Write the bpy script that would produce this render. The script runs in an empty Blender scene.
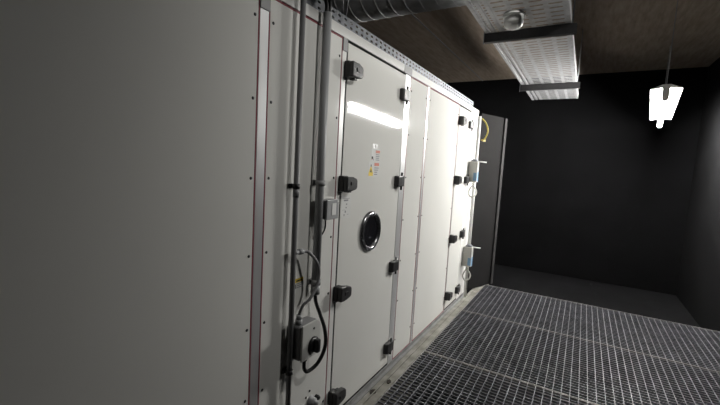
import bpy, bmesh, math, random
from mathutils import Vector, Matrix
random.seed(4)
S = bpy.context.scene
COL = S.collection
PI = math.pi

# ------------------------------------------------------------------ camera
cam_d = bpy.data.cameras.new('camera'); cam = bpy.data.objects.new('camera', cam_d); COL.objects.link(cam)
_r = Vector((0.85926835, 0.5085588, 0.05500776)); _u = Vector((-0.09820541, 0.0584741, 0.99344677)); _f = Vector((-0.50200957, 0.85903942, -0.10018817))
_m = Matrix((_r, _u, -_f)).transposed().to_4x4(); _m.translation = (0, 0, 1.5)
cam.matrix_world = _m
cam_d.sensor_width = 36; cam_d.lens = 19.0; cam_d.clip_start = 0.02
S.camera = cam

# ------------------------------------------------------------------ world, exposure
w = bpy.data.worlds.new('world'); S.world = w; w.use_nodes = True
w.node_tree.nodes['Background'].inputs[0].default_value = (0.9, 0.95, 1, 1)
w.node_tree.nodes['Background'].inputs[1].default_value = 0.0
S.view_settings.view_transform = 'Standard'; S.view_settings.look = 'None'
S.view_settings.gamma = 1; S.view_settings.use_curve_mapping = False
S.view_settings.exposure = 0.0
LAMP_STRENGTH = 265.0; FILL_SPOT_WATTS = 88.0; FILL_SPOT_ANGLE = 100

# ------------------------------------------------------------------ materials
def nt(name):
    m = bpy.data.materials.new(name); m.use_nodes = True
    t = m.node_tree
    return m, t, t.nodes['Principled BSDF']
def mat(name, col, rough=.5, metal=0., spec=.5, var=.06, scale=8., bump=0., bscale=60., stretch=(1, 1, 1), col2=None, coat=0.):
    m, t, b = nt(name)
    b.inputs['Roughness'].default_value = rough; b.inputs['Metallic'].default_value = metal
    b.inputs['Specular IOR Level'].default_value = spec; b.inputs['Coat Weight'].default_value = coat
    tc = t.nodes.new('ShaderNodeTexCoord'); mp = t.nodes.new('ShaderNodeMapping'); mp.inputs['Scale'].default_value = stretch
    t.links.new(tc.outputs['Object'], mp.inputs['Vector'])
    n = t.nodes.new('ShaderNodeTexNoise'); n.inputs['Scale'].default_value = scale; n.inputs['Detail'].default_value = 5
    t.links.new(mp.outputs[0], n.inputs['Vector'])
    r = t.nodes.new('ShaderNodeValToRGB')
    c2 = col2 or tuple(min(1, c * (1 + var)) for c in col)
    c1 = col if col2 else tuple(c * (1 - var) for c in col)
    r.color_ramp.elements[0].color = (*c1, 1); r.color_ramp.elements[1].color = (*c2, 1)
    r.color_ramp.elements[0].position = .35; r.color_ramp.elements[1].position = .65
    t.links.new(n.outputs['Fac'], r.inputs[0]); t.links.new(r.outputs[0], b.inputs['Base Color'])
    if bump:
        n2 = t.nodes.new('ShaderNodeTexNoise'); n2.inputs['Scale'].default_value = bscale; n2.inputs['Detail'].default_value = 3
        t.links.new(mp.outputs[0], n2.inputs['Vector'])
        bp = t.nodes.new('ShaderNodeBump'); bp.inputs['Strength'].default_value = bump; bp.inputs['Distance'].default_value = .002
        t.links.new(n2.outputs['Fac'], bp.inputs['Height']); t.links.new(bp.outputs[0], b.inputs['Normal'])
    return m
def emit(name, col, s):
    m, t, b = nt(name)
    b.inputs['Base Color'].default_value = (*col, 1); b.inputs['Emission Color'].default_value = (*col, 1)
    b.inputs['Emission Strength'].default_value = s
    return m
M = dict(
    panel=mat('panel_paint', (.74, .735, .70), .1, spec=.2, var=.015, scale=2, bump=.01, bscale=9),
    door=mat('door_paint', (.72, .715, .68), .05, spec=.3, var=.01, scale=2),
    rail=mat('rail_paint', (.76, .755, .73), .35, var=.02),
    alu=mat('aluminium', (.66, .66, .66), .38, metal=.55, var=.04, stretch=(1, 1, .1)),
    galv=mat('galvanised', (.27, .28, .30), .5, metal=.4, var=.14, scale=22),
    plastic_grey=mat('grey_plastic', (.34, .345, .35), .45, var=.03),
    corner=mat('corner_plastic', (.30, .30, .30), .5, var=.04),
    conduit=mat('conduit_grey', (.22, .22, .225), .42, var=.05, scale=4),
    red=mat('red_gasket', (.25, .04, .06), .7, var=.12),
    black=mat('black_plastic', (.014, .014, .015), .42, var=.2, scale=30),
    darkgrey=mat('dark_grey_plastic', (.030, .029, .030), .38, var=.12, scale=20),
    rubber=mat('black_rubber', (.012, .012, .012), .55, var=.2),
    seal=mat('door_seal', (.006, .006, .006), .9, spec=.1),
    rim=mat('chrome_rim', (.26, .26, .27), .24, metal=.9, var=.05),
    glass=mat('dark_glass', (.012, .012, .014), .04, spec=.6, var=.2, scale=3),
    white=mat('white_plastic', (.78, .78, .76), .4, var=.02),
    paper=mat('paper', (.66, .66, .64), .7, var=.02),
    ink=mat('ink', (.25, .25, .26), .7), inkdark=mat('ink_black', (.02, .02, .02), .7),
    redprint=mat('red_print', (.55, .15, .08), .6), yellow=mat('yellow_print', (.72, .52, .03), .6),
    orange=mat('yellow_cable', (.30, .23, .015), .5),
    blue=mat('blue_label', (.16, .30, .45), .5),
    basegrey=mat('base_grey', (.24, .24, .235), .6, spec=.2, var=.12, scale=14),
    beige=mat('pale_beige_plastic', (.52, .51, .47), .45, var=.04),
    cover=mat('switch_cover', (.60, .60, .57), .4, var=.03),
    steel=mat('steel_shaft', (.62, .62, .62), .3, metal=.8, var=.05),
    grate=mat('grating_steel', (.16, .163, .178), .5, metal=.4, var=.25, scale=9),
    gframe=mat('grating_frame_steel', (.32, .31, .30), .5, metal=.3, var=.25, scale=12),
    kerb=mat('dirty_kerb', (.15, .145, .12), .6, var=.2, scale=9, col2=(.28, .27, .24), bump=.3),
    dirt=mat('dirt', (.03, .024, .018), .9, var=.3, scale=60),
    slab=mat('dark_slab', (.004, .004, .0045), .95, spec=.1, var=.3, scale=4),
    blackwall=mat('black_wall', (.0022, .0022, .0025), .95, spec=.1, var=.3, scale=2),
    duct=mat('duct_steel', (.42, .43, .44), .5, metal=.35, var=.15, scale=14),
    flange=mat('grey_flange', (.035, .034, .034), .7, spec=.05),
    galv_light=mat('bright_galvanised', (.50, .50, .51), .5, metal=.35, var=.12, scale=22),
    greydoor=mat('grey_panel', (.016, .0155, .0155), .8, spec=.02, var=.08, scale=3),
    emis=emit('lamp_diffuser', (1, .985, .95), LAMP_STRENGTH),
)
def wood():
    m, t, b = nt('ceiling_boards')
    b.inputs['Roughness'].default_value = .6; b.inputs['Specular IOR Level'].default_value = .3
    tc = t.nodes.new('ShaderNodeTexCoord'); mp = t.nodes.new('ShaderNodeMapping'); mp.inputs['Scale'].default_value = (7, .9, 1)
    n = t.nodes.new('ShaderNodeTexNoise'); n.inputs['Scale'].default_value = 3; n.inputs['Detail'].default_value = 8; n.inputs['Roughness'].default_value = .65
    r = t.nodes.new('ShaderNodeValToRGB')
    r.color_ramp.elements[0].position = .3; r.color_ramp.elements[1].position = .72
    r.color_ramp.elements[0].color = (.21, .165, .125, 1); r.color_ramp.elements[1].color = (.40, .33, .27, 1)
    t.links.new(tc.outputs['Object'], mp.inputs[0]); t.links.new(mp.outputs[0], n.inputs['Vector'])
    t.links.new(n.outputs['Fac'], r.inputs[0]); t.links.new(r.outputs[0], b.inputs['Base Color'])
    return m
M['wood'] = wood()

# ------------------------------------------------------------------ mesh helpers (all coordinates are metres in the room)
WO = {}   # object -> world origin
class MB:
    def __init__(s): s.bm = bmesh.new()
    def _mi(s, fs, mi):
        for f in fs: f.material_index = mi
    def box(s, x0, x1, y0, y1, z0, z1, mi=0, bevel=0., seg=2):
        ret = bmesh.ops.create_cube(s.bm, size=1)
        vs = ret['verts']
        for v in vs: v.co = Vector(((x0 + x1) / 2 + v.co.x * (x1 - x0), (y0 + y1) / 2 + v.co.y * (y1 - y0), (z0 + z1) / 2 + v.co.z * (z1 - z0)))
        fs = {f for v in vs for f in v.link_faces}
        s._mi(fs, mi)
        if bevel:
            es = list({e for v in vs for e in v.link_edges})
            r = bmesh.ops.bevel(s.bm, geom=es, offset=bevel, segments=seg, affect='EDGES', profile=.5)
            s._mi(r['faces'], mi)
        return s
    def cyl(s, p0, p1, r0, r1=None, n=16, mi=0, cap=True):
        return s.tube([p0, p1], r0, n, mi, cap, radii=[r0, r0 if r1 is None else r1])
    def tube(s, pts, r, n=12, mi=0, cap=True, radii=None):
        pts = [Vector(p) for p in pts]; rings = []
        t0 = (pts[1] - pts[0]).normalized()
        a = Vector((0, 0, 1)) if abs(t0.z) < .9 else Vector((1, 0, 0))
        nrm = t0.cross(a).normalized()
        for i, p in enumerate(pts):
            t = (pts[min(i + 1, len(pts) - 1)] - pts[max(i - 1, 0)]).normalized()
            nrm = (nrm - t * nrm.dot(t)).normalized(); b = t.cross(nrm)
            rr = radii[i] if radii else r
            rings.append([s.bm.verts.new(p + (nrm * math.cos(k * 2 * PI / n) + b * math.sin(k * 2 * PI / n)) * rr) for k in range(n)])
        fs = []
        for A, B in zip(rings, rings[1:]):
            for k in range(n): fs.append(s.bm.faces.new((A[k], A[(k + 1) % n], B[(k + 1) % n], B[k])))
        for f in fs: f.smooth = True
        if cap:
            fs.append(s.bm.faces.new(rings[0][::-1])); fs.append(s.bm.faces.new(rings[-1]))
        s._mi(fs, mi); return s
    def prism(s, poly, axis, a0, a1, mi=0, bevel=0.):
        """poly: 2-D points in the two axes left over (x,y,z order), extruded along axis 0/1/2"""
        def mk(p, a):
            l = list(p); l.insert(axis, a); return s.bm.verts.new(l)
        A = [mk(p, a0) for p in poly]; B = [mk(p, a1) for p in poly]; n = len(poly)
        fs = [s.bm.faces.new(A[::-1]), s.bm.faces.new(B)] + [s.bm.faces.new((A[i], A[(i + 1) % n], B[(i + 1) % n], B[i])) for i in range(n)]
        s._mi(fs, mi)
        if bevel:
            es = list({e for f in fs for e in f.edges})
            r = bmesh.ops.bevel(s.bm, geom=es, offset=bevel, segments=2, affect='EDGES', profile=.5); s._mi(r['faces'], mi)
        return s
    def lathe_x(s, cx, cy, cz, prof, n=40, mi=0):
        """profile (r, dx) spun about an axis along +x through (cy, cz)"""
        rings = []
        for r, dx in prof:
            if r < 1e-6: rings.append([s.bm.verts.new((cx + dx, cy, cz))])
            else: rings.append([s.bm.verts.new((cx + dx, cy + r * math.cos(k * 2 * PI / n), cz + r * math.sin(k * 2 * PI / n))) for k in range(n)])
        fs = []
        for A, B in zip(rings, rings[1:]):
            for k in range(n):
                a = [A[0]] if len(A) == 1 else [A[k], A[(k + 1) % n]]
                b = [B[0]] if len(B) == 1 else [B[(k + 1) % n], B[k]]
                fs.append(s.bm.faces.new(a + b))
        for f in fs: f.smooth = True
        s._mi(fs, mi); return s
    def rot(s, ang, axis, c):
        bmesh.ops.rotate(s.bm, verts=s.bm.verts, cent=Vector(c), matrix=Matrix.Rotation(ang, 3, axis)); return s
    def build(s, name, mats, parent=None, origin=None):
        bmesh.ops.recalc_face_normals(s.bm, faces=s.bm.faces)
        vs = [v.co for v in s.bm.verts]
        lo = Vector([min(v[i] for v in vs) for i in range(3)]); hi = Vector([max(v[i] for v in vs) for i in range(3)])
        o_ = Vector(origin) if origin is not None else Vector(((lo.x + hi.x) / 2, (lo.y + hi.y) / 2, lo.z if parent is None else (lo.z + hi.z) / 2))
        bmesh.ops.translate(s.bm, verts=s.bm.verts, vec=-o_)
        me = bpy.data.meshes.new(name); s.bm.to_mesh(me); s.bm.free()
        for m in (mats if isinstance(mats, (list, tuple)) else [mats]): me.materials.append(m)
        o = bpy.data.objects.new(name, me); COL.objects.link(o); WO[o.name] = o_
        if parent is not None: o.parent = parent; o.location = o_ - WO[parent.name]
        else: o.location = o_
        return o
def tag(o, label, cat, group=None):
    o['label'] = label; o['category'] = cat
    if group: o['group'] = group
    return o
def structure(o): o['kind'] = 'structure'; return o
def thing(name, label, cat, loc, group=None):
    o = bpy.data.objects.new(name, None); COL.objects.link(o); o.location = loc; o.empty_display_size = .1
    WO[o.name] = Vector(loc); return tag(o, label, cat, group)
def shift(o, d, parent=None):
    """another instance of a part (shared mesh) moved by d"""
    c = o.copy(); COL.objects.link(c); WO[c.name] = WO[o.name] + Vector(d)
    p = parent or o.parent
    c.parent = p; c.location = WO[c.name] - WO[p.name]
    return c
def copy_thing(root, d, label, parts_of=lambda o: list(o.children)):
    c = root.copy(); COL.objects.link(c); WO[c.name] = WO[root.name] + Vector(d); c.location = WO[c.name]; c['label'] = label
    for ch in parts_of(root):
        k = ch.copy(); COL.objects.link(k); k.parent = c; WO[k.name] = WO[ch.name] + Vector(d)
        for g in ch.children:
            q = g.copy(); COL.objects.link(q); q.parent = k; WO[q.name] = WO[g.name] + Vector(d)
    return c
def bez(pts, n=8):
    """Catmull-Rom through pts"""
    P = [Vector(p) for p in pts]; P = [P[0] * 2 - P[1]] + P + [P[-1] * 2 - P[-2]]; out = []
    for i in range(1, len(P) - 2):
        a, b, c, d = P[i - 1:i + 3]
        for k in range(n):
            t = k / n
            out.append(.5 * ((2 * b) + (c - a) * t + (2 * a - 5 * b + 4 * c - d) * t * t + (3 * b - a - 3 * c + d) * t ** 3))
    out.append(P[-2]); return out
def perf(bm, o, du, dv, nu, nv, hu, hv, hole=lambda i, j: True, n=8):
    """perforated sheet: nu x nv cells of size du, dv (3-D vectors), slot half sizes hu, hv in metres"""
    o, du, dv = Vector(o), Vector(du), Vector(dv); eu, ev = du.normalized(), dv.normalized()
    cache = {}
    def gv(a, b):
        k = (round(a, 3), round(b, 3))
        if k not in cache: cache[k] = bm.verts.new(o + du * a + dv * b)
        return cache[k]
    for i in range(nu):
        for j in range(nv):
            c4 = [gv(i, j), gv(i + 1, j), gv(i + 1, j + 1), gv(i, j + 1)]
            if not hole(i, j): bm.faces.new(c4); continue
            c = o + du * (i + .5) + dv * (j + .5); L, r = (max(hu, hv), min(hu, hv))
            ring = []
            for q in range(4):                                   # rounded slot, two points per corner
                su, sv = ((-1, -1), (1, -1), (1, 1), (-1, 1))[q]
                a = (su * hu, sv * (hv - r * .7)); b = (su * (hu - r * .7), sv * hv)
                if q in (0, 2): pr = (a, b)
                else: pr = (b, a)
                ring += [bm.verts.new(c + eu * x + ev * y) for x, y in pr]
            for q in range(4):
                # ring order: corner q has points 2q, 2q+1
                bm.faces.new((c4[q], ring[2 * q + 1], ring[2 * q]))
                nx = (q + 1) % 4
                bm.faces.new((c4[q], c4[nx], ring[2 * nx], ring[2 * q + 1]))

# ------------------------------------------------------------------ room shell
FX = -1.15            # front face of the air handling unit
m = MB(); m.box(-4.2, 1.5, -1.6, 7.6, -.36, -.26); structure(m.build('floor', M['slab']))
m = MB(); m.box(-4.2, 1.5, -1.6, 7.6, 3.2, 3.3); structure(m.build('ceiling', M['wood']))
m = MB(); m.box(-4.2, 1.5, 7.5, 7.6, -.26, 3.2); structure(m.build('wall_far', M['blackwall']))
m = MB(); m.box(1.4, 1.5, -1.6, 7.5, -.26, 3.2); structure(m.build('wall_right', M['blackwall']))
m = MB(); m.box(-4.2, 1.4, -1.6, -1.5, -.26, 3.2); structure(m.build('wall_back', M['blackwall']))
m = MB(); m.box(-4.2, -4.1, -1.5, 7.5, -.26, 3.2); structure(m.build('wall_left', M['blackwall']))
# bright joint strip between the ceiling boards
m = MB(); m.box(-1.845, -1.832, -1.5, 7.5, 3.192, 3.2); structure(m.build('trim_1', M['galv']))
# dirty steel kerb between the unit and the grating
m = MB(); m.box(-1.105, -1.005, -1.4, 5.4, -.26, -.012); m.box(-1.013, -1.005, -1.4, 5.4, -.012, .001); m.box(-1.072, -1.064, -1.4, 5.4, -.012, -.004)
structure(m.build('trim_2', M['kerb']))

# ------------------------------------------------------------------ air handling unit
ahu = thing('air_handling_unit', 'long white sheet-metal air handling unit with red gasket lines and black-latched doors along the walkway', 'air handling unit', (-1.9, 2.0, -.26))
ZB, ZT = .0, 2.148
m = MB(); m.box(-2.6, -1.166, -.9, 4.60, -.03, 2.19); m.build('casing', M['rail'], ahu)
m = MB(); m.box(-2.6, FX + .004, -.9, 4.62, 2.152, 2.204, bevel=.004); m.build('top_rail', M['rail'], ahu)
m = MB(); m.box(-2.6, FX + .028, -.9, 4.62, -.26, -.03); m.box(-1.17, FX + .004, -.9, 4.62, -.03, -.003); m.build('base_rail', M['basegrey'], ahu)
screw0 = None
def panel(y0, y1, sl=True, sr=True, z0=ZB, z1=ZT):
    global screw0
    g = .005
    m = MB(); m.box(-1.17, FX, y0 + g, y1 - g, z0 + g, z1 - g, bevel=.0015, seg=1)
    p = m.build('panel', M['panel'], ahu)
    m = MB()
    m.box(-1.17, FX + .001, y0, y0 + g, z0, z1); m.box(-1.17, FX + .001, y1 - g, y1, z0, z1)
    m.box(-1.17, FX + .001, y0 + g, y1 - g, z0, z0 + g); m.box(-1.17, FX + .001, y0 + g, y1 - g, z1 - g, z1)
    q = m.build('gasket', M['red'], p); q['label'] = 'thin dark red gasket line around the panel'
    for side, yy in ((sl, y0 + .024), (sr, y1 - .024)):
        if not side: continue
        for z in (2.05, 1.735, 1.42, 1.10, .785, .47, .155):
            if screw0 is None:
                m = MB(); m.lathe_x(FX, yy, z, [(.0065, -.001), (.0065, .0015), (.004, .003), (0, .003)], n=10)
                screw0 = m.build('screw', M['black'], p)
            else: shift(screw0, Vector((FX + .001, yy, z)) - WO[screw0.name], p)
    return p
def post(y0, y1, material='alu', block=True, x=FX + .001):
    m = MB(); m.box(-1.17, x, y0, y1, -.002, 2.15, bevel=.002, seg=1); m.build('post', M[material], ahu)
panel(-.88, 1.115, sl=False); post(1.116, 1.166, 'alu'); panel(1.167, 1.70); post(1.7005, 1.742, 'rail')
post(2.512, 2.598, 'alu'); panel(2.599, 2.945); post(2.9455, 2.985, 'alu'); panel(2.986, 3.845); post(3.846, 3.856, 'alu'); post(4.306, 4.62, 'rail')
for y0, y1 in ((1.114, 1.168), (1.700, 1.742), (2.470, 2.602)):
    m = MB(); m.box(-1.16, FX + .006, y0, y1, 2.085 if y0 < 2 else 2.149, 2.152 if y0 < 2 else 2.203, bevel=.002)
    c = m.build('corner_piece', M['corner'], ahu); c['label'] = 'grey plastic corner piece of the frame'

LATCH = HINGE = None
def latch(door, y, z):
    """y = seam between post and door"""
    global LATCH
    if LATCH is None:
        m = MB()
        m.box(FX + .0012, FX + .034, y - .028, y + .032, z - .052, z + .052, 0, bevel=.006)                       # base block over the seam
        m.prism([(y - .022, z - .050), (y + .050, z - .050), (y + .096, z - .040), (y + .108, z - .026), (y + .108, z + .022), (y + .096, z + .036), (y + .046, z + .046), (y - .022, z + .050)], 0, FX + .022, FX + .058, 1, bevel=.008)   # lever
        m.box(FX + .0585, FX + .062, y + .020, y + .052, z - .010, z + .014, 0, bevel=.0015)                       # lock barrel
        m.box(FX + .012, FX + .046, y + .02, y + .055, z - .060, z - .046, 0, bevel=.003)
        m.box(FX + .0012, FX + .022, y + .03, y + .085, z - .026, z + .026, 0, bevel=.003)
        for v in m.bm.verts: v.co.y = y + (v.co.y - y) * .84; v.co.z = z + (v.co.z - z) * .82
        LATCH = m.build('latch', [M['black'], M['darkgrey']], door, origin=(FX, y, z))
    else: shift(LATCH, Vector((FX, y, z)) - WO[LATCH.name], door)
def hinge(door, y, z):
    """y = seam between door and post"""
    global HINGE
    if HINGE is None:
        m = MB()
        P = [(FX + .0012, y - .083), (FX + .020, y - .083), (FX + .034, y - .070), (FX + .040, y - .016), (FX + .034, y - .008), (FX + .0012, y - .008)]
        m.prism(P, 2, z - .038, z + .038, 1, bevel=.006)
        m.box(FX + .0012, FX + .036, y - .018, y + .026, z - .037, z + .040, 0, bevel=.005)
        m.cyl((FX + .024, y - .004, z - .062), (FX + .024, y - .004, z + .062), .0075, n=12)
        m.box(FX + .0012, FX + .012, y + .02, y + .034, z - .03, z + .03, 0, bevel=.003)
        HINGE = m.build('hinge', [M['black'], M['darkgrey']], door, origin=(FX, y, z))
    else: shift(HINGE, Vector((FX, y, z)) - WO[HINGE.name], door)

def door(y0, y1, z0=.001, z1=2.151):
    m = MB(); m.box(-1.168, FX + .001, y0 + .012, y1 - .004, z0 + .014, z1 - .013, bevel=.002, seg=2)
    d = m.build('access_door', M['door'], ahu)
    m = MB(); e = FX - .0015
    m.box(-1.168, e, y0, y0 + .012, z0, z1); m.box(-1.168, e, y1 - .004, y1, z0, z1); m.box(-1.168, e, y0 + .012, y1 - .004, z1 - .013, z1); m.box(-1.168, e, y0 + .012, y1 - .004, z0, z0 + .014)
    q = m.build('door_seal', M['seal'], d); q['label'] = 'black rubber seal around the door'
    return d
d1 = door(1.742, 2.511)
for z in (1.995, 1.39, .77, .148): latch(d1, 1.744, z)
for z in (1.995, 1.395, .777, .160): hinge(d1, 2.503, z)
d2 = door(3.857, 4.305)
for z in (1.995, 1.395, .78, .165): latch(d2, 3.862, z)
for z in (1.995, 1.39, .78, .13): hinge(d2, 4.297, z)

# inspection porthole of the near door
PY, PZ = 2.110, 1.078
m = MB(); m.lathe_x(FX + .001, PY, PZ, [(.130, 0), (.130, .008), (.124, .016), (.112, .020), (.104, .018), (.097, .009), (.095, .004)], n=56)
m.build('porthole_rim', M['rim'], d1)['label'] = 'dark chrome porthole rim'
m = MB(); m.lathe_x(FX + .001, PY, PZ, [(0, .007), (.05, .0065), (.099, .005)], n=56); m.build('porthole_glass', M['glass'], d1)['label'] = 'dark round window glass'

# stickers of the near door (thin film)
def sticker(name, parent, y0, y1, z0, z1, items, base='paper', x=FX + .001, label=None):
    mats = [M[base]]; idx = {base: 0}
    m = MB(); m.box(x, x + .0006, y0, y1, z0, z1)
    for it in items:
        mm = it[0]
        if mm not in idx: idx[mm] = len(mats); mats.append(M[mm])
        if it[1] == 'tri':
            _, _, cy, cz, s = it; m.prism([(cy - s, cz - s * .8), (cy + s, cz - s * .8), (cy, cz + s * .95)], 0, x + .0004, x + .0010 + .0003 * (mm == 'inkdark'), idx[mm])
        else:
            _, _, a, b, c, d = it; m.box(x + .0004, x + .0009 + .0003 * (mm == 'inkdark'), a, b, c, d, idx[mm])
    o = m.build(name, mats, parent)
    if label: o['label'] = label
    return o
def lines(y0, y1, z0, z1, n, mm='ink'):
    h = (z1 - z0) / n
    return [(mm, 'r', y0, y1 - (y1 - y0) * random.uniform(0, .35), z1 - (i + .7) * h, z1 - (i + .25) * h) for i in range(n)]
sticker('small_label', d1, 2.085, 2.150, 1.603, 1.632, [('inkdark', 'r', 2.118, 2.128, 1.606, 1.622), ('inkdark', 'r', 2.121, 2.125, 1.62, 1.627)], 'white', label='small white label with a black mark')
sticker('warning_label', d1, 2.072, 2.185, 1.522, 1.601, [('redprint', 'r', 2.128, 2.183, 1.575, 1.592), ('inkdark', 'r', 2.078, 2.096, 1.537, 1.552), ('redprint', 'r', 2.08, 2.086, 1.53, 1.538), ('ink', 'r', 2.10, 2.108, 1.528, 1.54)] + lines(2.13, 2.182, 1.526, 1.571, 4), label='white warning label with red header and pictogram')
sticker('warning_label', d1, 2.045, 2.185, 1.425, 1.516, [('redprint', 'r', 2.118, 2.180, 1.494, 1.513), ('yellow', 'r', 2.049, 2.105, 1.431, 1.452), ('yellow', 'tri', 2.077, 1.469, .030), ('inkdark', 'tri', 2.077, 1.464, .013), ('inkdark', 'r', 2.072, 2.082, 1.488, 1.502)] + lines(2.12, 2.18, 1.434, 1.488, 4), label='white warning label with yellow warning triangle and red header')
sticker('instruction_sheet', d1, 1.762, 1.862, 1.190, 1.322, [('ink', 'r', 1.772, 1.845, 1.301, 1.304), ('ink', 'r', 1.785, 1.83, 1.288, 1.297), ('ink', 'r', 1.81, 1.822, 1.266, 1.274), ('ink', 'r', 1.806, 1.818, 1.247, 1.254), ('ink', 'r', 1.772, 1.80, 1.238, 1.2395), ('ink', 'r', 1.80, 1.812, 1.222, 1.234), ('ink', 'r', 1.79, 1.798, 1.204, 1.214), ('ink', 'r', 1.825, 1.84, 1.21, 1.2125)], label='pale instruction sheet with small grey drawings')

# ------------------------------------------------------------------ perforated tray on top of the unit
m = MB()
perf(m.bm, (FX - .004, -.70, 2.2055), (0, .057, 0), (0, 0, .0275), 89, 2, .013, .0055)
m.box(FX - .20, FX - .004, -.70, 4.373, 2.2045, 2.2065); m.box(FX - .20, FX - .198, -.70, 4.373, 2.2065, 2.262)
m.box(FX - .014, FX - .0035, -.70, 4.373, 2.2605, 2.2635)
o = m.build('cable_tray', M['galv']); tag(o, 'slim perforated galvanised cable tray lying on top edge of the white unit', 'cable tray')

# ------------------------------------------------------------------ big slotted tray under the ceiling
m = MB(); TX, TZ = -.795, 2.60
perf(m.bm, (TX + .022, .30, TZ), (0, .048, 0), (.036, 0, 0), 125, 1, .013, .009)
perf(m.bm, (TX + .076, .30, TZ), (0, .048, 0), (.036, 0, 0), 125, 1, .013, .009)
perf(m.bm, (TX + .130, .30, TZ), (0, .075, 0), (.112, 0, 0), 80, 4, .011, .042)
m.box(TX, TX + .022, .30, 6.30, TZ - .003, TZ); m.box(TX + .058, TX + .076, .30, 6.30, TZ - .003, TZ); m.box(TX + .112, TX + .130, .30, 6.30, TZ - .001, TZ + .001); m.box(TX + .578, TX + .60, .30, 6.30, TZ - .003, TZ)
m.box(TX - .002, TX, .30, 6.30, TZ - .003, TZ + .06); m.box(TX + .60, TX + .602, .30, 6.30, TZ - .003, TZ + .06)
o = m.build('cable_tray', M['galv_light']); tag(o, 'wide slotted galvanised cable tray hung below the dark ceiling', 'cable tray')
def hanger(y, label):
    t = thing('tray_hanger', label, 'hanger', (TX + .3, y, 2.53), 'hangers under the wide tray')
    m = MB(); m.box(TX - .01, TX + .64, y, y + .004, 2.53, 2.597); m.box(TX - .01, TX + .64, y, y + .045, 2.527, 2.531); m.box(TX - .01, TX + .64, y + .041, y + .045, 2.53, 2.597)
    m.build('channel', M['darkgrey'], t)
    for x in (TX - .006, TX + .62):
        m = MB(); m.cyl((x + (0 if x > 0 else -.012), y + .022, 2.52), (x + (0 if x > 0 else -.012), y + .022, 3.2), .005, n=8); m.build('threaded_rod', M['galv'], t)
    return t
hanger(3.21, 'dark steel channel crossing under the wide slotted tray near the white dome')
hanger(5.2, 'farther dark steel channel under the wide slotted tray above the grey panel')
# white dome under the tray
t = thing('dome_light', 'white rounded dome fitting hanging under the wide slotted cable tray', 'light fitting', (-.535, 2.90, 2.50))
def lathe_z(cx, cy, cz, prof, n=32):
    m = MB(); m.lathe_x(0, 0, 0, prof, n=n); m.rot(-PI / 2, 'Y', (0, 0, 0)); bmesh.ops.translate(m.bm, verts=m.bm.verts, vec=(cx, cy, cz)); return m
lathe_z(-.535, 2.90, 2.596, [(0, 0), (.072, 0), (.072, -.02), (.068, -.024), (0, -.024)]).build('base', M['white'], t)
lathe_z(-.535, 2.90, 2.572, [(.064, 0), (.066, -.03), (.060, -.052), (.045, -.068), (.022, -.076), (0, -.078)]).build('dome', M['white'], t)

# ------------------------------------------------------------------ spiral duct across the ceiling
DY, DZ, DR = 2.9, 2.95, .22
t = thing('spiral_duct', 'grey spiral-seamed round duct crossing under the ceiling above the white unit', 'duct', (-1.3, DY, DZ - DR))
m = MB(); m.cyl((-4.1, DY, DZ), (1.4, DY, DZ), DR, n=64, cap=False); m.build('tube', M['duct'], t)
m = MB()
pts = []; x = -4.05; k = 0
while x < 1.38:
    a = k * 2 * PI / 28; pts.append((x, DY + (DR + .0005) * math.cos(a), DZ + (DR + .0005) * math.sin(a))); x += .12 / 28; k += 1
m.tube(pts, .0035, n=4); m.build('seam', M['galv_light'], t)
# thin suspension wires above the unit
m = MB(); m.tube([(-1.17, 1.715, 2.262), (-1.18, 1.71, 2.6), (-1.2, 1.735, 3.2)], .004, n=6); tag(m.build('suspension_wire', M['galv']), 'nearer thin hanging wire rising from slim tray to ceiling', 'wire', 'suspension wires')
m = MB(); m.tube([(-1.17, 1.745, 2.262), (-1.17, 1.79, 2.6), (-1.17, 1.90, 3.2)], .004, n=6); tag(m.build('suspension_wire', M['galv']), 'slanting thin hanging wire just behind the straighter one on slim tray', 'wire', 'suspension wires')

# ------------------------------------------------------------------ floor gratings
def grating(y0, L, label):
    t = thing('floor_grating', label, 'grating', (.15, y0 + L / 2, -.03), 'walkway gratings')
    x0, x1 = -1.002, 1.38; a, b = y0 + .004, y0 + L - .004
    m = MB()
    m.box(x0, x1, a, a + .006, -.03, .001); m.box(x0, x1, b - .006, b, -.03, .001); m.box(x0, x0 + .005, a + .006, b - .006, -.03, 0); m.box(x1 - .005, x1, a + .006, b - .006, -.03, 0)
    m.build('frame', M['gframe'], t)
    m = MB(); x = x0 + .053
    while x < x1 - .02: m.box(x - .0028, x + .0028, a + .006, b - .006, -.03, 0); x += .053
    m.build('bearing_bars', M['grate'], t)
    m = MB(); y = a + .04
    while y < b - .02: m.box(x0 + .005, x1 - .005, y - .0032, y + .0032, -.012, -.002); y += .0385
    m.build('cross_bars', M['grate'], t)
    return t
g0 = grating(2.89, 1.125, 'middle steel floor grating of the row, beside the middle panels of the white unit')
copy_thing(g0, (0, -1.125, 0), 'nearest steel floor grating in view, beside the porthole door')
copy_thing(g0, (0, 1.125, 0), 'farthest steel floor grating in the row, reaching past far end of white unit')
i = 3
for y in (.64, 1.765, 2.89, 4.015, 5.14):
    m = MB(); m.box(-1.0, 1.4, y - .03, y + .03, -.26, -.0305); structure(m.build('trim_%d' % i, M['gframe'])); i += 1
# flecks of debris
for x, y, r_, z, lab in ((-1.045, 2.33, .016, -.012, 'larger dark flake of debris on the dirty kerb beside porthole door'), (-1.08, 2.16, .02, -.012, 'brown flake of debris on the kerb nearest the viewer')):
    m = MB(); P = [(x + r_ * random.uniform(.5, 1.1) * math.cos(k * PI / 4), y + 2 * r_ * random.uniform(.5, 1.1) * math.sin(k * PI / 4)) for k in range(8)]
    m.prism(P, 2, z, z + .006); tag(m.build('debris', M['dirt']), lab, 'debris')

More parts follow.
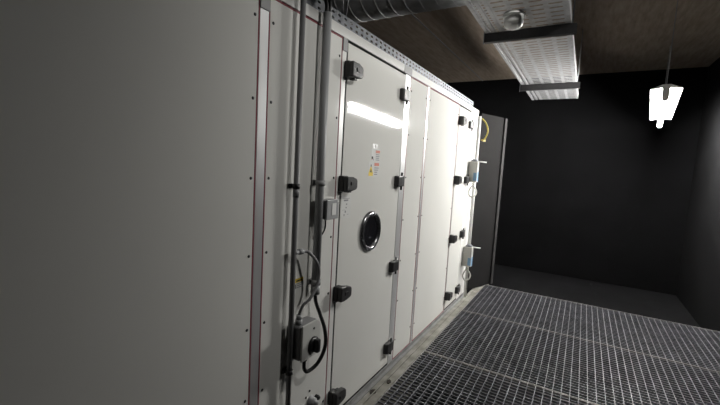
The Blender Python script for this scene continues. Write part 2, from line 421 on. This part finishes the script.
# ------------------------------------------------------------------ conduits and boxes on the near panel
t = thing('conduit', 'thin grey vertical conduit pipe clamped to the white panel left of thicker one', 'conduit', (-1.118, 1.335, -.01))
PX_, PYc = -1.117, 1.333
m = MB(); m.cyl((PX_, PYc, -.01), (PX_, PYc, 2.34), .0125, n=20); m.build('pipe', M['conduit'], t)
m = MB(); m.cyl((PX_, PYc, 1.335), (PX_, PYc, 1.375), .0145, n=20); m.build('coupling', M['conduit'], t)
def clamp(y, r, z, par):
    m = MB(); m.box(FX + .0005, FX + .012, y - r - .004, y + r + .004, z - .011, z + .011, bevel=.002); m.box(FX + .010, PX_, y - .007, y + .007, z - .009, z + .009)
    m.cyl((PX_, y, z - .011), (PX_, y, z + .011), r + .004, n=20); return m.build('clamp', M['black'], par)
c0 = clamp(PYc, .0125, 1.385, t)
for z in (.50, .19): shift(c0, (0, 0, z - 1.385))
# side fitting for the flexible hose
m = MB(); m.cyl((PX_ + .003, PYc, 1.077), (PX_ + .003, PYc + .03, 1.077), .010, n=14); m.cyl((PX_ + .003, PYc + .03, 1.077), (PX_ + .003, PYc + .062, 1.075), .014, n=6)
m.build('fitting', M['plastic_grey'], t)

t2 = thing('conduit', 'thick grey vertical conduit ending above the rotary switch, black cable from its bottom', 'conduit', (-1.118, 1.51, .83))
CX, CY = -1.117, 1.512
m = MB(); m.cyl((CX, CY, .855), (CX, CY, 2.20), .021, n=24); m.cyl((CX, CY, .835), (CX, CY, .88), .0235, n=24); m.build('pipe', M['plastic_grey'], t2)
m = MB(); m.box(FX + .0005, FX + .012, CY - .03, CY + .03, .885, .91, bevel=.002); m.cyl((CX, CY, .885), (CX, CY, .91), .0255, n=24); m.build('clamp', M['corner'], t2)
m = MB(); m.box(FX + .0005, FX + .012, CY - .03, CY + .03, 1.385, 1.41, bevel=.002); m.cyl((CX, CY, 1.385), (CX, CY, 1.41), .0255, n=24); m.build('clamp', M['corner'], t2)
# cables from the top of the conduit to the tray
m = MB(); m.tube(bez([(CX, CY + .011, 2.20), (CX, CY + .013, 2.24), (CX - .01, CY + .02, 2.29), (CX - .06, CY + .04, 2.30), (CX - .09, CY + .05, 2.25), (CX - .09, CY + .2, 2.222), (CX - .09, CY + .9, 2.222)]), .009, n=10)
tag(m.build('cable', M['rubber']), 'black cable bending out of the thick conduit top over tray edge', 'cable')
m = MB(); m.tube(bez([(CX + .002, CY - .011, 2.20), (CX + .002, CY - .016, 2.24), (CX - .012, CY - .035, 2.285), (CX - .06, CY - .07, 2.285), (CX - .10, CY - .12, 2.23), (CX - .10, CY - .35, 2.222), (CX - .10, CY - .9, 2.222)]), .009, n=10)
tag(m.build('cable', M['rubber']), 'black cable arching from thick conduit top towards the thin pipe', 'cable')

# isolator switch
sw = thing('isolator_switch', 'grey isolator switch box with black rotary knob below the thick conduit', 'switch', (-1.10, 1.47, .46))
m = MB(); m.box(FX + .0005, FX + .078, 1.352, 1.492, .552, .724, bevel=.014, seg=3); m.build('enclosure', M['conduit'], sw)
m = MB(); m.prism([(1.354, .552), (1.478, .552), (1.496, .570), (1.496, .705), (1.468, .730), (1.354, .730)], 0, FX + .079, FX + .089, bevel=.003); m.build('cover', M['cover'], sw)['label'] = 'pale front cover'
m = MB(); m.lathe_x(FX + .0895, 1.437, .614, [(.040, 0), (.040, .006), (.034, .012), (.032, .014), (0, .014)], n=32)
m.box(FX + .10, FX + .128, 1.424, 1.450, .582, .648, bevel=.006); m.build('knob', M['black'], sw)['label'] = 'black rotary knob'
m = MB(); m.cyl((FX + .045, 1.375, .7245), (FX + .045, 1.375, .75), .0165, n=6); m.cyl((FX + .045, 1.375, .75), (FX + .045, 1.375, .772), .013, n=14); m.build('gland', M['plastic_grey'], sw)
m = MB(); m.cyl((FX + .045, 1.43, .5515), (FX + .045, 1.43, .52), .014, n=12); m.build('gland', M['black'], sw)
m = MB(); m.lathe_x(FX + .0895, 1.44, .695, [(.006, 0), (.006, .002), (0, .002)], n=12); m.build('screw', M['black'], sw)
# cables of the switch
m = MB(); m.tube(bez([(CX, CY, .834), (CX + .003, CY + .006, .79), (CX + .02, CY + .020, .73), (CX + .045, CY + .030, .66), (CX + .055, CY + .034, .59), (CX + .05, CY + .026, .53), (CX + .035, CY - .005, .475), (FX + .05, CY - .055, .452), (FX + .045, 1.433, .475), (FX + .045, 1.43, .519)], 8), .0095, n=12)
tag(m.build('cable', M['rubber']), 'thick black cable looping from conduit bottom around to isolator switch', 'cable')
m = MB(); m.tube(bez([(PX_ + .006, PYc + .068, 1.075), (PX_ + .02, PYc + .090, 1.066), (PX_ + .040, PYc + .125, 1.02), (PX_ + .046, PYc + .142, .965), (PX_ + .046, PYc + .128, .90), (PX_ + .044, PYc + .085, .85), (FX + .06, 1.385, .82), (FX + .045, 1.375, .773)], 8), .007, n=12)
tag(m.build('flexible_hose', M['conduit']), 'grey flexible conduit curving from thin pipe fitting down to switch box', 'hose')
# yellow sticker on the panel between the pipes
sticker('warning_label', None, 1.385, 1.455, .88, .935, [('yellow', 'r', 1.388, 1.452, .912, .932), ('inkdark', 'r', 1.398, 1.44, .917, .924), ('inkdark', 'r', 1.388, 1.396, .884, .905)] + lines(1.40, 1.45, .882, .91, 3), x=FX)
o = [q for q in COL.objects if q.name.startswith('warning_label') and q.parent is None][0]
tag(o, 'small yellow and white warning sticker between thin pipe and thick conduit', 'sticker')
m = MB(); m.box(FX, FX + .003, 1.573, 1.587, 1.36, 1.51, bevel=.001); tag(m.build('name_strip', M['plastic_grey']), 'narrow grey vertical strip on panel right of thick conduit', 'strip')
# pressure switch box
ps = thing('pressure_switch', 'small grey sensor box with clear cover beside door latch at mid height', 'sensor box', (-1.12, 1.61, 1.193))
m = MB(); m.box(FX + .0005, FX + .050, 1.535, 1.640, 1.215, 1.312, bevel=.005); m.build('housing', M['conduit'], ps)
m = MB(); m.box(FX + .051, FX + .066, 1.535, 1.640, 1.213, 1.314, bevel=.004); m.build('cover', M['plastic_grey'], ps)['label'] = 'paler clear front cover'
m = MB(); m.box(FX + .0665, FX + .068, 1.578, 1.613, 1.235, 1.295); m.box(FX + .0665, FX + .068, 1.622, 1.633, 1.299, 1.309); m.build('window', M['white'], ps)['label'] = 'pale window in the cover'
m = MB(); m.tube(bez([(FX + .03, 1.575, 1.2145), (FX + .03, 1.578, 1.175), (FX + .026, 1.574, 1.15), (FX + .018, 1.560, 1.126), (FX + .010, 1.542, 1.115)]), .004, n=8)
tag(m.build('cable', M['darkgrey']), 'short thin dark cable from sensor box back to thick conduit', 'cable')
# pressure tapping nubs low on the panel
for y, z, r_, lab in ((1.553, .228, .022, 'larger grey round pressure nipple low on panel left of bottom latch'), (1.50, .195, .016, 'smaller grey round pressure nipple low on panel beside the larger one')):
    m = MB(); m.lathe_x(FX + .001, y, z, [(r_ * 1.25, 0), (r_ * 1.25, .006), (r_, .008), (r_, .03), (r_ * .7, .034), (r_ * .45, .036), (r_ * .45, .05), (0, .05)], n=16); tag(m.build('pressure_nipple', M['plastic_grey']), lab, 'nipple')
m = MB(); m.lathe_x(FX, 1.603, .222, [(.013, 0), (.013, .02), (.009, .026), (0, .026)], n=14); tag(m.build('plug', M['black']), 'small black round plug right of the larger grey nipple', 'plug')
for dy, dz, lab in ((1.545, .285, 'upper tiny black screw above the larger grey nipple'), (1.515, .262, 'lower tiny black screw above the smaller grey nipple')):
    m = MB(); m.lathe_x(FX, dy, dz, [(.006, 0), (.006, .003), (0, .004)], n=10); tag(m.build('screw', M['black']), lab, 'screw')

# ------------------------------------------------------------------ far end: shaft, actuators, cables
RX, RY = -1.10, 4.505
m = MB(); m.cyl((RX, RY, -.01), (RX, RY, 2.12), .016, n=16)
tag(m.build('damper_shaft', M['rail']), 'pale vertical damper shaft at far end of the white unit', 'shaft')
A0 = thing('damper_actuator', 'upper grey damper actuator box with lever at far end of white unit', 'actuator', (-1.08, 4.42, 1.40), 'damper actuators')
z = 1.505
m = MB(); m.box(-1.145, -1.040, 4.335, 4.405, z - .135, z + .095, bevel=.008); m.build('housing', M['beige'], A0)
m = MB(); m.box(-1.0398, -1.039, 4.345, 4.395, z - .125, z - .02); m.box(-1.08, -1.045, 4.3335, 4.3345, z - .12, z - .03); m.build('blue_label', M['blue'], A0)['label'] = 'pale blue label'
m = MB(); m.cyl((-1.085, 4.37, z + .095), (-1.085, 4.37, z + .125), .026, n=16); m.box(-1.12, -1.05, 4.345, 4.40, z + .095, z + .112, bevel=.003); m.build('clamp', M['galv'], A0)
m = MB(); m.cyl((-1.07, 4.37, z + .098), (-.96, 4.40, z + .092), .007, n=10); m.build('lever', M['white'], A0)
copy_thing(A0, (0, .07, -.99), 'lower grey damper actuator box with lever, near floor at far end')
def ring_cable(z, label, y=4.37):
    m = MB(); m.tube(bez([(-1.09, y, z + .14), (-1.075, y + .01, z + .10), (-1.045, y + .02, z + .05), (-1.05, y, z), (-1.09, y - .02, z - .02), (-1.12, y - .02, z + .03), (-1.10, y - .01, z + .09), (-1.07, y, z + .13)]), .008, n=8)
    tag(m.build('cable', M['beige']), label, 'cable', 'cable loops under the actuators')
ring_cable(1.22, 'pale coiled cable loop hanging under the upper actuator'); ring_cable(.235, 'pale coiled cable loop hanging under the lower actuator', 4.42)
m = MB(); m.tube(bez([(-1.10, 4.60, 2.11), (-1.06, 4.64, 2.06), (-1.035, 4.66, 1.97), (-1.06, 4.65, 1.88), (-1.10, 4.64, 1.86)]), .008, n=8)
tag(m.build('cable', M['orange']), 'yellow cable looping at the top far corner of white unit', 'cable')
# angled grey sheet panel
gp = thing('metal_panel', 'tall grey sheet-metal panel standing at an angle beyond white unit', 'panel', (-1.04, 4.98, -.0))
a = Vector((-1.14, 4.74, 0)); b = Vector((-.945, 5.24, 0)); d = (b - a).normalized(); nn = Vector((d.y, -d.x, 0))
def slab(u0, u1, t0, t1, z0, z1, name, mm):
    m = MB(); P = [a + d * u + nn * v for u, v in ((u0, t0), (u1, t0), (u1, t1), (u0, t1))]
    m.prism([(p.x, p.y) for p in P], 2, z0, z1); return m.build(name, mm, gp)
W_ = (b - a).length
slab(0, W_, -.03, 0, .002, 2.19, 'sheet', M['greydoor']); slab(W_ - .05, W_, 0.001, .02, .004, 2.185, 'edge_flange', M['flange'])
slab(.06, .12, .0005, .0015, 1.86, 1.885, 'sticker', M['orange'])

# ------------------------------------------------------------------ lamp over the walkway
def batten(A, B, label, em):
    d = (B - A).normalized(); s_ = Vector((d.y, -d.x, 0)); mid = (A + B) / 2
    lm = thing('batten_lamp', label, 'lamp', (mid.x, mid.y, A.z - .06))
    def along(prof, p0, p1, name, mm):
        m = MB(); ra = [m.bm.verts.new(p0 + s_ * u + Vector((0, 0, v))) for u, v in prof]; rb = [m.bm.verts.new(p1 + s_ * u + Vector((0, 0, v))) for u, v in prof]; n = len(prof)
        for k in range(n): m.bm.faces.new((ra[k], ra[(k + 1) % n], rb[(k + 1) % n], rb[k]))
        m.bm.faces.new(ra[::-1]); m.bm.faces.new(rb); return m.build(name, mm, lm)
    along([(-.022, .030), (-.023, -.05), (-.018, -.072), (-.008, -.08), (.008, -.08), (.018, -.072), (.023, -.05), (.022, .030)], A + d * .03, B - d * .03, 'diffuser', em)
    along([(-.115, .022), (-.112, .022), (-.032, .031), (.032, .031), (.112, .022), (.115, .022), (.115, .026), (.03, .062), (-.03, .062), (-.115, .026)], A, B, 'housing', M['white'])  # wide side wings added to keep upward lamp light off the ceiling
    for p, q in ((A, A + d * .028), (B - d * .028, B)): along([(-.027, .0305), (-.028, -.05), (-.02, -.078), (-.008, -.085), (.008, -.085), (.02, -.078), (.028, -.05), (.027, .0305)], p, q, 'end_cap', M['white'])
    L = (B - A).length
    for p in (A + d * L * .15, B - d * L * .15):
        m = MB(); m.cyl((p.x, p.y, A.z + .06), (p.x, p.y, 3.2), .004, n=6); m.build('suspension_rod', M['galv'], lm)
batten(Vector((.55, 4.38, 2.30)), Vector((.805, 6.58, 2.30)), 'long white batten lamp glowing over the grated walkway at far right', M['emis'])
# added fill lamp, out of view in an invented housing; brightens door and near panels
P0 = Vector((.75, 2.05, 3.00)); P1 = Vector((-1.15, 2.40, 1.72)); d = (P1 - P0).normalized()
sp = thing('fill_spotlight', 'small black fill lamp added out of view above the walkway to brighten porthole door', 'lamp', (P0.x, P0.y, 2.93))
m = MB(); m.tube([P0 - d * .10, P0 - d * .09, P0 + d * .02, P0 + d * .05], .05, n=20, cap=False, radii=[.03, .045, .05, .06]); m.build('shade', M['black'], sp)
m = MB(); m.cyl(P0 - d * .06 + Vector((0, 0, .04)), (P0.x + .05, P0.y, 3.2), .008, n=8); m.build('stem', M['black'], sp)
ld = bpy.data.lights.new('fill_light', 'SPOT'); ld.energy = FILL_SPOT_WATTS; ld.spot_size = math.radians(FILL_SPOT_ANGLE); ld.spot_blend = 1.0; ld.shadow_soft_size = .045; ld.color = (1, .985, .95)
lo = bpy.data.objects.new('fill_light', ld); COL.objects.link(lo); lo.parent = sp; lo.location = P0 + d * .03 - WO[sp.name]; lo.rotation_euler = d.to_track_quat('-Z', 'Y').to_euler()
